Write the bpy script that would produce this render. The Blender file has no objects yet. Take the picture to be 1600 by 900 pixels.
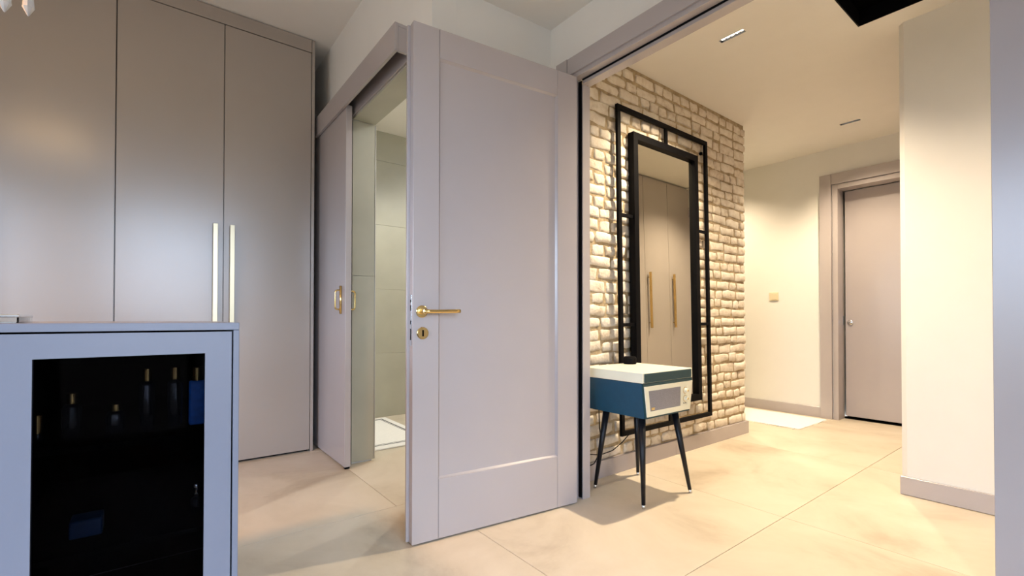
import bpy, bmesh, math, random
from mathutils import Matrix, Vector

# ------------------------------------------------------------------ camera, world, lights, exposure
S = bpy.context.scene
COL = S.collection
# world axes: X runs along the brick wall (away, to the right), Y runs away to the left, Z up; camera stands at x=y=0, 1 m up
cam_d = bpy.data.cameras.new('camera'); cam = bpy.data.objects.new('camera', cam_d); COL.objects.link(cam)
cam_d.sensor_width = 36.0; cam_d.lens = 728.7 / 1600 * 36; cam_d.shift_y = 40.2 / 1600; cam_d.clip_start = 0.02
YAW, PITCH, ROLL = 0.913566, 0.0109345, 0.00115
fw = Vector((math.cos(YAW) * math.cos(PITCH), math.sin(YAW) * math.cos(PITCH), math.sin(PITCH)))
rt = Vector((math.sin(YAW), -math.cos(YAW), 0)); up = rt.cross(fw)
r2 = rt * math.cos(ROLL) + up * math.sin(ROLL); u2 = up * math.cos(ROLL) - rt * math.sin(ROLL)
cam.matrix_world = Matrix(((r2.x, u2.x, -fw.x, 0), (r2.y, u2.y, -fw.y, 0), (r2.z, u2.z, -fw.z, 1.0), (0, 0, 0, 1)))
S.camera = cam

w = bpy.data.worlds.new('world'); S.world = w; w.use_nodes = True
wt = w.node_tree; tc = wt.nodes.new('ShaderNodeTexCoord'); sx = wt.nodes.new('ShaderNodeSeparateXYZ'); wr = wt.nodes.new('ShaderNodeValToRGB')
wt.links.new(tc.outputs['Generated'], sx.inputs[0]); wt.links.new(sx.outputs['Z'], wr.inputs[0]); wt.links.new(wr.outputs[0], wt.nodes['Background'].inputs[0])
wr.color_ramp.elements[0].position = 0.0; wr.color_ramp.elements[0].color = (0.16, 0.16, 0.16, 1)      # ground and houses below the horizon
wr.color_ramp.elements[1].position = 0.06; wr.color_ramp.elements[1].color = (0.65, 0.78, 1.0, 1)      # hazy sky
SKY = 12.5
wt.nodes['Background'].inputs[1].default_value = SKY

WARM = (1.0, 0.79, 0.54); NEUTRAL = (1.0, 0.95, 0.86); DAY = (0.70, 0.80, 1.0)
def area(name, loc, direction, sx, sy, power, col):
    d = bpy.data.lights.new(name, 'AREA'); d.shape = 'RECTANGLE'; d.size = sx; d.size_y = sy; d.energy = power; d.color = col
    o = bpy.data.objects.new(name, d); COL.objects.link(o); o.location = loc
    o.rotation_euler = Vector(direction).to_track_quat('-Z', 'Z').to_euler(); return o
def spot(name, loc, power, col, angle=130, blend=0.6, radius=0.03, aim=(0, 0, -1)):
    d = bpy.data.lights.new(name, 'SPOT'); d.energy = power; d.color = col; d.spot_size = math.radians(angle); d.spot_blend = blend; d.shadow_soft_size = radius
    o = bpy.data.objects.new(name, d); COL.objects.link(o); o.location = loc
    o.rotation_euler = Vector(aim).to_track_quat('-Z', 'Y').to_euler(); return o
def point(name, loc, power, col, radius=0.03):
    d = bpy.data.lights.new(name, 'POINT'); d.energy = power; d.color = col; d.shadow_soft_size = radius
    o = bpy.data.objects.new(name, d); COL.objects.link(o); o.location = loc; return o
# daylight enters through the windows of the dressing room; portals help the sampling
WINDOWS = [('x', -3.07, -0.6, 2.6, 0.3, 2.5), ('y', -1.37, -0.55, 1.05, 0.1, 2.6), ('y', -1.37, -2.4, -1.3, 0.1, 2.6)]
for ax, a_, u0_, u1_, v0_, v1_ in WINDOWS:
    c_ = ((u0_ + u1_) / 2, (v0_ + v1_) / 2)
    o_ = area('window_portal', (a_ - 0.05, c_[0], c_[1]) if ax == 'x' else (c_[0], a_ - 0.05, c_[1]), (1, 0, 0) if ax == 'x' else (0, 1, 0), u1_ - u0_, v1_ - v0_, 1, (1, 1, 1))
    o_.data.cycles.is_portal = True
# ceiling downlights (hall, corridor, bathroom) and one added hall fill
HALL_LAMPS = [(2.767, 1.408), (4.79, 1.401)]
spot('hall_downlight_beam', (2.767, 1.408, 2.700), 345, WARM, 128, 1.0, 0.03)
spot('hall_downlight_beam.001', (4.79, 1.401, 2.700), 215, WARM, 128, 1.0, 0.03)
spot('hall_fill_light', (2.767, -0.30, 2.700), 90, WARM, 128, 1.0, 0.03)  # added out of view without a fitting, brightens the hall
spot('corridor_downlight_beam', (4.80, 2.75, 2.700), 150, WARM, 130, 1.0, 0.03)
spot('bathroom_downlight_beam', (3.2, 4.25, 2.89), 135, NEUTRAL, 150, 0.4, 0.03)
spot('bathroom_downlight_beam.001', (2.2, 2.62, 2.89), 45, NEUTRAL, 150, 0.4, 0.03)
spot('bathroom_downlight_beam.002', (1.75, 3.8, 2.89), 42, NEUTRAL, 110, 0.6, 0.03)

S.view_settings.view_transform = 'Standard'; S.view_settings.look = 'None'
S.view_settings.gamma = 1.0; S.view_settings.use_curve_mapping = False
S.view_settings.exposure = 0.0
S.cycles.max_bounces = 10; S.cycles.diffuse_bounces = 6; S.cycles.glossy_bounces = 5
S.cycles.sample_clamp_indirect = 6.0; S.cycles.use_denoising = True
S.cycles.caustics_reflective = False; S.cycles.caustics_refractive = False

# ------------------------------------------------------------------ materials
def nodes_of(name):
    m = bpy.data.materials.new(name); m.use_nodes = True
    return m, m.node_tree, m.node_tree.nodes['Principled BSDF']
def mat(name, col, rough=0.5, metal=0.0, var=0.0, scale=6.0, bump=0.0, bscale=80.0, spec=0.5, coat=0.0, emit=None, estr=0.0, stretch=(1, 1, 1)):
    m, t, b = nodes_of(name)
    b.inputs['Base Color'].default_value = (*col, 1); b.inputs['Roughness'].default_value = rough
    b.inputs['Metallic'].default_value = metal; b.inputs['Specular IOR Level'].default_value = spec
    b.inputs['Coat Weight'].default_value = coat; b.inputs['Coat Roughness'].default_value = rough
    if emit: b.inputs['Emission Color'].default_value = (*emit, 1); b.inputs['Emission Strength'].default_value = estr
    N, L = t.nodes, t.links
    tc = N.new('ShaderNodeTexCoord'); mp = N.new('ShaderNodeMapping'); mp.inputs['Scale'].default_value = stretch
    L.new(tc.outputs['Object'], mp.inputs['Vector'])
    n = N.new('ShaderNodeTexNoise'); n.inputs['Scale'].default_value = scale; n.inputs['Detail'].default_value = 6
    L.new(mp.outputs[0], n.inputs['Vector'])
    cr = N.new('ShaderNodeValToRGB'); cr.color_ramp.elements[0].position = 0.3; cr.color_ramp.elements[1].position = 0.7
    cr.color_ramp.elements[0].color = (*[c * (1 - var) for c in col], 1); cr.color_ramp.elements[1].color = (*[min(1, c * (1 + var)) for c in col], 1)
    L.new(n.outputs['Fac'], cr.inputs[0]); L.new(cr.outputs[0], b.inputs['Base Color'])
    if bump:
        n2 = N.new('ShaderNodeTexNoise'); n2.inputs['Scale'].default_value = bscale; n2.inputs['Detail'].default_value = 4
        L.new(tc.outputs['Object'], n2.inputs['Vector'])
        bp = N.new('ShaderNodeBump'); bp.inputs['Strength'].default_value = bump; bp.inputs['Distance'].default_value = 0.004
        L.new(n2.outputs['Fac'], bp.inputs['Height']); L.new(bp.outputs[0], b.inputs['Normal'])
    return m
M = {}
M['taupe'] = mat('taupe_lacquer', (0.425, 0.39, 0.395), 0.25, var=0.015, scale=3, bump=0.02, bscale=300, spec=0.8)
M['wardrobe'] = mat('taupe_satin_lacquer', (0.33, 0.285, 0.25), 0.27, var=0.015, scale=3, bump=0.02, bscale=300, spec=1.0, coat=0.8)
M['wall'] = mat('white_plaster', (0.78, 0.775, 0.75), 0.75, var=0.01, bump=0.05, bscale=150)
M['ceiling'] = mat('ceiling_plaster', (0.80, 0.78, 0.74), 0.8, var=0.01)
M['black'] = mat('black_metal', (0.003, 0.003, 0.004), 0.55, var=0.1, spec=0.08)
M['void'] = mat('black_interior', (0.002, 0.002, 0.002), 0.8, spec=0.0)
M['brass'] = mat('polished_brass', (0.74, 0.53, 0.22), 0.18, 1.0, var=0.05)
M['champagne'] = mat('champagne_metal', (0.56, 0.48, 0.33), 0.3, 1.0, var=0.03)
M['chrome'] = mat('chrome', (0.8, 0.82, 0.84), 0.15, 1.0)
M['mirror'] = mat('mirror_silver', (0.86, 0.85, 0.74), 0.0, 1.0)
M['teal'] = mat('teal_leatherette', (0.002, 0.052, 0.105), 0.45, var=0.08, scale=30, bump=0.15, bscale=500)
M['teal_dark'] = mat('dark_teal_leatherette', (0.003, 0.042, 0.052), 0.45, var=0.08, scale=30, bump=0.15, bscale=500)
M['cream'] = mat('cream_vinyl', (0.82, 0.80, 0.64), 0.4, var=0.02, bump=0.05, bscale=400)
M['grille'] = mat('grey_speaker_cloth', (0.26, 0.25, 0.27), 0.9, var=0.15, scale=300, bump=0.4, bscale=700)
M['legblack'] = mat('black_lacquered_wood', (0.005, 0.006, 0.010), 0.35, spec=0.3)
M['grout'] = mat('grout', (0.36, 0.30, 0.22), 0.9, var=0.1)
M['glass_edge'] = mat('brushed_steel', (0.6, 0.6, 0.6), 0.3, 1.0)
M['rug'] = mat('white_rug_pile', (0.86, 0.85, 0.82), 0.95, var=0.03, scale=60, bump=0.4, bscale=300)
M['rugline'] = mat('black_rug_yarn', (0.02, 0.02, 0.025), 0.95)
M['plastic'] = mat('ivory_plastic', (0.72, 0.64, 0.46), 0.35)
M['island'] = mat('lilac_grey_lacquer', (0.175, 0.19, 0.245), 0.33, var=0.01)
M['bluebox'] = mat('blue_lacquer', (0.02, 0.16, 0.62), 0.3, var=0.3, scale=60)
M['navy'] = mat('navy_lacquer', (0.006, 0.03, 0.09), 0.4, var=0.2, scale=60)
M['darkbottle'] = mat('black_glass', (0.006, 0.006, 0.008), 0.08)
M['bulb'] = mat('lit_bulb', (1, 0.9, 0.75), 0.4, emit=(1.0, 0.74, 0.45), estr=18)
M['led'] = mat('lit_led_lens', (1, 1, 1), 0.4, emit=(1.0, 0.86, 0.66), estr=30)

def floor_mat():
    m, t, b = nodes_of('beige_stone_tile'); N, L = t.nodes, t.links
    tc = N.new('ShaderNodeTexCoord'); oi = N.new('ShaderNodeObjectInfo')
    ad = N.new('ShaderNodeVectorMath'); ad.operation = 'ADD'
    sc = N.new('ShaderNodeVectorMath'); sc.operation = 'SCALE'; sc.inputs['Scale'].default_value = 37.0
    L.new(oi.outputs['Location'], sc.inputs[0]); L.new(tc.outputs['Object'], ad.inputs[0]); L.new(sc.outputs[0], ad.inputs[1])
    n = N.new('ShaderNodeTexNoise'); n.inputs['Scale'].default_value = 1.7; n.inputs['Detail'].default_value = 9; n.inputs['Roughness'].default_value = 0.62; n.inputs['Distortion'].default_value = 0.5
    L.new(ad.outputs[0], n.inputs['Vector'])
    cr = N.new('ShaderNodeValToRGB'); e = cr.color_ramp.elements
    e[0].position = 0.30; e[0].color = (0.43, 0.36, 0.27, 1); e[1].position = 0.62; e[1].color = (0.63, 0.56, 0.455, 1)
    k = e.new(0.46); k.color = (0.57, 0.50, 0.395, 1)
    L.new(n.outputs['Fac'], cr.inputs[0]); L.new(cr.outputs[0], b.inputs['Base Color'])
    n2 = N.new('ShaderNodeTexNoise'); n2.inputs['Scale'].default_value = 9; n2.inputs['Detail'].default_value = 8; L.new(ad.outputs[0], n2.inputs['Vector'])
    mr = N.new('ShaderNodeMapRange'); mr.inputs['To Min'].default_value = 0.30; mr.inputs['To Max'].default_value = 0.48; L.new(n2.outputs['Fac'], mr.inputs['Value']); L.new(mr.outputs[0], b.inputs['Roughness'])
    bp = N.new('ShaderNodeBump'); bp.inputs['Strength'].default_value = 0.04; bp.inputs['Distance'].default_value = 0.003; L.new(n2.outputs['Fac'], bp.inputs['Height']); L.new(bp.outputs[0], b.inputs['Normal'])
    return m
M['floor'] = floor_mat()
def brick_mat(name, c0, c1, c2, bumpd):
    m, t, b = nodes_of(name); N, L = t.nodes, t.links
    ge = N.new('ShaderNodeNewGeometry'); oi = N.new('ShaderNodeObjectInfo')
    n = N.new('ShaderNodeTexNoise'); n.inputs['Scale'].default_value = 14; n.inputs['Detail'].default_value = 8; n.inputs['Roughness'].default_value = 0.65
    L.new(ge.outputs['Position'], n.inputs['Vector'])
    ma = N.new('ShaderNodeMath'); ma.operation = 'MULTIPLY_ADD'; ma.inputs[1].default_value = 0.16; L.new(oi.outputs['Random'], ma.inputs[0]); L.new(n.outputs['Fac'], ma.inputs[2])
    cr = N.new('ShaderNodeValToRGB'); e = cr.color_ramp.elements
    e[0].position = 0.36; e[0].color = (*c0, 1); e[1].position = 0.72; e[1].color = (*c2, 1); k = e.new(0.50); k.color = (*c1, 1)
    L.new(ma.outputs[0], cr.inputs[0]); L.new(cr.outputs[0], b.inputs['Base Color']); b.inputs['Roughness'].default_value = 0.85
    n2 = N.new('ShaderNodeTexNoise'); n2.inputs['Scale'].default_value = 55; n2.inputs['Detail'].default_value = 7; L.new(ge.outputs['Position'], n2.inputs['Vector'])
    bp = N.new('ShaderNodeBump'); bp.inputs['Strength'].default_value = 0.7; bp.inputs['Distance'].default_value = bumpd; L.new(n2.outputs['Fac'], bp.inputs['Height']); L.new(bp.outputs[0], b.inputs['Normal'])
    return m
M['brick'] = brick_mat('whitewashed_brick', (0.50, 0.41, 0.31), (0.68, 0.61, 0.51), (0.80, 0.75, 0.66), 0.006)
M['mortar'] = brick_mat('sandy_mortar', (0.28, 0.21, 0.12), (0.39, 0.305, 0.185), (0.54, 0.45, 0.32), 0.008)
def tile_mat():
    m = mat('grey_green_wall_tile', (0.44, 0.44, 0.37), 0.3, var=0.06, scale=3.5)
    return m
M['bathtile'] = tile_mat()
def glass_mat(name, tint, ior=1.45):
    m, t, b = nodes_of(name); N, L = t.nodes, t.links; out = N['Material Output']
    tr = N.new('ShaderNodeBsdfTransparent'); tr.inputs[0].default_value = (*tint, 1)
    gl = N.new('ShaderNodeBsdfGlossy'); gl.inputs['Roughness'].default_value = 0.02
    fr = N.new('ShaderNodeFresnel'); fr.inputs[0].default_value = ior
    mx = N.new('ShaderNodeMixShader'); L.new(fr.outputs[0], mx.inputs[0]); L.new(tr.outputs[0], mx.inputs[1]); L.new(gl.outputs[0], mx.inputs[2]); L.new(mx.outputs[0], out.inputs[0])
    return m
M['tinted'] = glass_mat('dark_tinted_glass', (0.52, 0.52, 0.54), 1.06)
M['clear'] = glass_mat('clear_glass', (0.96, 0.97, 0.97))
m, t, b = nodes_of('crystal'); b.inputs['Base Color'].default_value = (1, 1, 1, 1); b.inputs['Transmission Weight'].default_value = 0.6; b.inputs['Roughness'].default_value = 0.0; b.inputs['IOR'].default_value = 1.6
M['crystal'] = m

# ------------------------------------------------------------------ mesh helpers
WORLD = {}; I4 = Matrix.Identity(4)
def link(name, me, mats, parent, W):
    o = bpy.data.objects.new(name, me); COL.objects.link(o)
    if me is not None and not me.materials:
        for mm in (mats if isinstance(mats, (list, tuple)) else [mats]): me.materials.append(M[mm] if isinstance(mm, str) else mm)
    if parent is not None: o.parent = parent; o.matrix_basis = WORLD[parent.name].inverted() @ W
    else: o.matrix_basis = W
    WORLD[o.name] = W.copy(); return o
def mk(name, bm, mats, parent=None, F=I4, smooth=False):
    """bm is in frame F; the object's origin goes to the middle of its underside"""
    bmesh.ops.recalc_face_normals(bm, faces=bm.faces)
    xs = [v.co.x for v in bm.verts]; ys = [v.co.y for v in bm.verts]; zs = [v.co.z for v in bm.verts]
    c = Vector(((min(xs) + max(xs)) / 2, (min(ys) + max(ys)) / 2, min(zs)))
    for v in bm.verts: v.co -= c
    me = bpy.data.meshes.new(name); bm.to_mesh(me); bm.free()
    if smooth:
        for p in me.polygons: p.use_smooth = True
    return link(name, me, mats, parent, F @ Matrix.Translation(c))
def b_box(bm, x0, x1, y0, y1, z0, z1, bev=0.0):
    v = [bm.verts.new((x, y, z)) for z in (z0, z1) for y in (y0, y1) for x in (x0, x1)]
    fs = [bm.faces.new([v[i] for i in q]) for q in ((0, 2, 3, 1), (4, 5, 7, 6), (0, 1, 5, 4), (2, 6, 7, 3), (0, 4, 6, 2), (1, 3, 7, 5))]
    if bev:
        es = list({e for f in fs for e in f.edges}); bmesh.ops.bevel(bm, geom=es, offset=bev, segments=1, affect='EDGES', profile=0.5)
def box(name, x0, x1, y0, y1, z0, z1, m, parent=None, F=I4, bev=0.0012):
    bm = bmesh.new(); b_box(bm, x0, x1, y0, y1, z0, z1, min(bev, 0.3 * min(x1 - x0, y1 - y0, z1 - z0))); return mk(name, bm, m, parent, F)
def b_tube(bm, pts, radii, n=12, cap=True):
    pts = [Vector(p) for p in pts]; rings = []
    if not isinstance(radii, (list, tuple)): radii = [radii] * len(pts)
    ref = None
    for i, p in enumerate(pts):
        d = (pts[min(i + 1, len(pts) - 1)] - pts[max(i - 1, 0)]).normalized()
        if ref is None: ref = d.orthogonal().normalized()
        a = (ref - d * ref.dot(d)).normalized(); ref = a; bb = d.cross(a)
        rings.append([bm.verts.new(p + (a * math.cos(2 * math.pi * k / n) + bb * math.sin(2 * math.pi * k / n)) * radii[i]) for k in range(n)])
    for a, c in zip(rings, rings[1:]):
        for k in range(n): bm.faces.new((a[k], a[(k + 1) % n], c[(k + 1) % n], c[k]))
    if cap: bm.faces.new(rings[0][::-1]); bm.faces.new(rings[-1])
def tube(name, pts, radii, m, parent=None, F=I4, n=12, smooth=True):
    bm = bmesh.new(); b_tube(bm, pts, radii, n); return mk(name, bm, m, parent, F, smooth)
def b_lathe(bm, prof, axis='z', c=(0, 0, 0), n=24):
    """prof: [(r, h)]; axis of revolution z / x / y"""
    c = Vector(c); rings = []
    for r, h in prof:
        ring = []
        for k in range(n):
            a = 2 * math.pi * k / n; p = (r * math.cos(a), r * math.sin(a), h)
            p = p if axis == 'z' else (h, p[0], p[1]) if axis == 'x' else (p[0], h, p[1])
            ring.append(bm.verts.new(c + Vector(p)))
        rings.append(ring)
    for a, b2 in zip(rings, rings[1:]):
        for k in range(n): bm.faces.new((a[k], a[(k + 1) % n], b2[(k + 1) % n], b2[k]))
    bm.faces.new(rings[0]); bm.faces.new(rings[-1])
def lathe(name, prof, m, parent=None, F=I4, axis='z', c=(0, 0, 0), n=24, smooth=False):
    bm = bmesh.new(); b_lathe(bm, prof, axis, c, n); return mk(name, bm, m, parent, F, smooth)
def b_slab(bm, axis, a0, a1, us, vs, hole):
    """grid slab normal to axis with cells left out where hole(uc, vc) is true; one connected mesh"""
    def P(a, u, v): return {'x': (a, u, v), 'y': (u, a, v), 'z': (u, v, a)}[axis]
    vt = {}
    def V(s, i, j):
        if (s, i, j) not in vt: vt[s, i, j] = bm.verts.new(P((a0, a1)[s], us[i], vs[j]))
        return vt[s, i, j]
    full = lambda i, j: 0 <= i < len(us) - 1 and 0 <= j < len(vs) - 1 and not hole((us[i] + us[i + 1]) / 2, (vs[j] + vs[j + 1]) / 2)
    for i in range(len(us) - 1):
        for j in range(len(vs) - 1):
            if not full(i, j): continue
            for s in (0, 1): bm.faces.new((V(s, i, j), V(s, i + 1, j), V(s, i + 1, j + 1), V(s, i, j + 1)))
            for (di, dj, p, q) in ((-1, 0, (i, j), (i, j + 1)), (1, 0, (i + 1, j), (i + 1, j + 1)), (0, -1, (i, j), (i + 1, j)), (0, 1, (i, j + 1), (i + 1, j + 1))):
                if not full(i + di, j + dj): bm.faces.new((V(0, *p), V(0, *q), V(1, *q), V(1, *p)))
def slab(name, axis, a0, a1, us, vs, hole, m, parent=None):
    bm = bmesh.new(); b_slab(bm, axis, a0, a1, us, vs, hole); return mk(name, bm, m, parent)
NOHOLE = lambda u, v: False
def empty(name, loc, F=None):
    o = bpy.data.objects.new(name, None); COL.objects.link(o); o.empty_display_size = 0.1
    W = F.copy() if F is not None else Matrix.Translation(loc); o.matrix_basis = W; WORLD[o.name] = W; return o
def tag(o, label, cat, group=None, kind=None):
    o['label'] = label; o['category'] = cat
    if group: o['group'] = group
    if kind: o['kind'] = kind
    return o
def struct(o, label, cat): return tag(o, label, cat, kind='structure')

# ------------------------------------------------------------------ the setting
H_HALL, H_ROOM, H_BATH = 2.712, 3.125, 2.912
# floor: grout bed with large square tiles laid on it
fl = box('floor', -3.0, 5.7, -1.3, 4.75, -0.12, -0.004, 'grout', bev=0)
struct(fl, 'beige stone tile floor running through rooms and hall', 'floor')
def cut(x0, x1, step, org):
    k = math.ceil((x0 - org) / step); out = [x0]
    while org + k * step < x1 - 0.02:
        if org + k * step > x0 + 0.02: out.append(org + k * step)
        k += 1
    return out + [x1]
tile_meshes = {}
def floor_tile(x0, x1, y0, y1):
    g = 0.0013; key = (round(x1 - x0, 3), round(y1 - y0, 3)); W = Matrix.Translation(((x0 + x1) / 2, (y0 + y1) / 2, -0.010))
    if key not in tile_meshes:
        bm = bmesh.new(); a, c = key[0] / 2 - g, key[1] / 2 - g; b_box(bm, -a, a, -c, c, 0, 0.010, 0.0008)
        me = bpy.data.meshes.new('floor_tile'); bm.to_mesh(me); bm.free(); me.materials.append(M['floor']); tile_meshes[key] = me
    link('floor_tile', tile_meshes[key], 'floor', fl, W)
P_ = 1.305
ys = cut(-1.3, 2.355, P_, 1.035)
for y0, y1 in zip(ys, ys[1:]):
    xs = cut(-3.0, 5.7, P_, 1.225)
    for x0, x1 in zip(xs, xs[1:]): floor_tile(x0, x1, y0, y1)
for y0, y1 in zip([2.355, 3.68], [3.68, 4.75]):
    xs = cut(-3.0, 5.7, P_, 1.04)
    for x0, x1 in zip(xs, xs[1:]): floor_tile(x0, x1, y0, y1)

# walls of the dressing room
WX = 1.095      # face of the wall that carries the sliding door
_, _, a0, a1, b0, b1 = WINDOWS[0]
struct(slab('wall_left', 'x', -3.15, -3.0, [-1.45, a0, a1, 4.5], [0, b0, b1, H_ROOM], lambda u, v: a0 < u < a1 and b0 < v < b1, 'wall'), 'white plaster wall with the wide window, left of the camera', 'wall')
_, _, c0, c1, d0, d1 = WINDOWS[1]; _, _, e0, e1, _, _ = WINDOWS[2]
struct(slab('wall_near', 'y', -1.45, -1.3, [-3.0, e0, e1, c0, c1, 3.41], [0, d0, d1, H_ROOM], lambda u, v: (e0 < u < e1 or c0 < u < c1) and d0 < v < d1, 'wall'), 'white plaster wall with two windows, behind the camera', 'wall')
struct(box('wall_back', -3.0, WX, 4.36, 4.5, 0, H_ROOM, 'wall', bev=0), 'white plaster wall behind the tall wardrobe', 'wall')
struct(slab('wall_bathroom', 'x', WX, 1.235, [2.075, 2.29, 3.225, 4.70], [0, 2.39, H_ROOM], lambda u, v: 2.29 < u < 3.225 and v < 2.39, 'wall'), 'pale plaster wall above the sliding bathroom door', 'wall')
bm = bmesh.new()
pts = [(1.235, 2.074), (1.862, 2.04), (1.95, 2.04), (1.95, 2.13), (1.235, 2.13)]
lo = [bm.verts.new((x, y, 0)) for x, y in pts]; hi = [bm.verts.new((x, y, H_ROOM)) for x, y in pts]
bm.faces.new(lo); bm.faces.new(hi)
for i in range(5): bm.faces.new((lo[i], lo[(i + 1) % 5], hi[(i + 1) % 5], hi[i]))
struct(mk('wall_niche', bm, 'wall'), 'short grey-white wall behind the open panelled door', 'wall')
YL, YR = 1.81, 0.185     # clear opening of the double door
struct(slab('wall_doorway', 'x', 1.862, 1.95, [-1.3, YR - 0.06, YL + 0.06, 2.04], [0, 2.37, H_HALL], lambda u, v: YR - 0.06 < u < YL + 0.06 and v < 2.37, 'wall'), 'white wall over the double doorway to the hall', 'wall')
struct(box('wall_blocker_right', WX, 1.8615, -0.62, -0.55, 0, H_HALL, 'wall', bev=0), 'unseen white wall added right of the double doorway to shade the folded door leaf', 'wall')  # added out of view, blocks window light from the folded door leaf
# ceilings
struct(box('ceiling_room', -3.0, WX, -1.3, 4.5, H_ROOM, H_ROOM + 0.1, 'ceiling', bev=0), 'high off-white ceiling over the wardrobe', 'ceiling')
struct(box('ceiling_niche', WX, 1.95, -1.3, 2.075, H_HALL, H_ROOM + 0.1, 'ceiling', bev=0), 'lower grey-white ceiling in front of the double doorway', 'ceiling')
LW, LL = 0.0185, 0.0745
holes = [(x - LW, x + LW, y - LL, y + LL) for x, y in HALL_LAMPS] + [(2.60, 3.262, 0.30, 0.911)]
def hall_hole(u, v):
    if any(a < u < b and c < v < d for a, b, c, d in holes): return True
    return u < 4.15 and v > 2.13
us = sorted({1.95, 4.15, 5.75} | {q for h in holes for q in h[:2]}); vs = sorted({-1.3, 2.13, 4.75} | {q for h in holes for q in h[2:]})
struct(slab('ceiling_hall', 'z', H_HALL, H_HALL + 0.12, us, vs, hall_hole, 'ceiling'), 'warm lit plaster ceiling of the hall', 'ceiling')
struct(box('ceiling_bathroom', 1.235, 4.0, 2.13, 4.70, H_BATH, H_BATH + 0.1, 'ceiling', bev=0), 'white ceiling of the bathroom', 'ceiling')
# hall walls
FX = 5.398
struct(slab('wall_hall_far', 'x', FX, FX + 0.35, [0.0, 0.63, 1.73, 4.75], [0, 2.34, H_HALL], lambda u, v: 0.63 < u < 1.73 and v < 2.34, 'wall'), 'off-white end wall of the hall with light switch and entry door', 'wall')
struct(box('wall_corridor', 4.0, FX, 4.62, 4.75, 0, H_HALL, 'wall', bev=0), 'white wall at the end of the side corridor', 'wall')
bm = bmesh.new()
pts = [(3.412, -1.3), (3.412, 0.735), (3.440, 0.763), (3.50, 0.763), (3.50, 0.0), (3.56, -1.3)]
lo = [bm.verts.new((x, y, 0)) for x, y in pts]; hi = [bm.verts.new((x, y, H_HALL)) for x, y in pts]
bm.faces.new(lo); bm.faces.new(hi)
for i in range(6): bm.faces.new((lo[i], lo[(i + 1) % 6], hi[(i + 1) % 6], hi[i]))
struct(mk('wall_hall_right', bm, 'wall'), 'white partition wall on the right, daylight on its lower part', 'wall')
struct(box('wall_hall_near', 1.95, 3.412, -1.3, -1.2, 0, H_HALL, 'wall', bev=0), 'white wall closing the hall on the right', 'wall')
struct(box('wall_closet_back', 3.5, 5.75, -0.1, 0.0, 0, H_HALL, 'wall', bev=0), 'wall behind the hall wardrobe', 'wall')
# bathroom shell
struct(box('wall_bathroom_back', 1.235, 4.0, 4.585, 4.70, 0, H_BATH, 'grout', bev=0), 'back wall of the bathroom clad in large grey-green tiles', 'wall')
back = bpy.data.objects['wall_bathroom_back']
xs = [1.235, 1.35, 2.66, 3.97]; zs = [0.0, 0.648, 1.30, 1.955, 2.61, H_BATH]
for x0, x1 in zip(xs, xs[1:]):
    for z0, z1 in zip(zs, zs[1:]): box('wall_tile', x0 + .001, x1 - .001, 4.570, 4.585, z0 + .001, z1 - .001, 'bathtile', back, bev=0.0008)
struct(box('wall_bathroom_right', 4.0, 4.14, 2.13, 4.70, 0, H_BATH, 'bathtile', bev=0), 'tiled wall at the far end of the bathroom', 'wall')
# tiled lining of the bathroom doorway
lining = struct(empty('trim_1', (1.165, 2.757, 0)), 'grey-green tile lining of the bathroom doorway', 'trim')
for z0, z1 in ((0.012, 1.297), (1.300, 2.374)): box('reveal_tile', WX - 0.006, 1.247, 3.212, 3.2249, z0, z1, 'bathtile', lining, bev=0.0008)
for z0, z1 in ((0.012, 1.297), (1.300, 2.374)): box('reveal_tile', WX - 0.006, 1.247, 2.2901, 2.303, z0, z1, 'bathtile', lining, bev=0.0008)
box('head_tile', WX - 0.006, 1.247, 2.304, 3.211, 2.376, 2.3899, 'bathtile', lining, bev=0.0008)
box('edge_strip', 1.2475, 1.2535, 3.209, 3.2249, 0.012, 2.374, 'glass_edge', lining, bev=0.0005)

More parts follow.
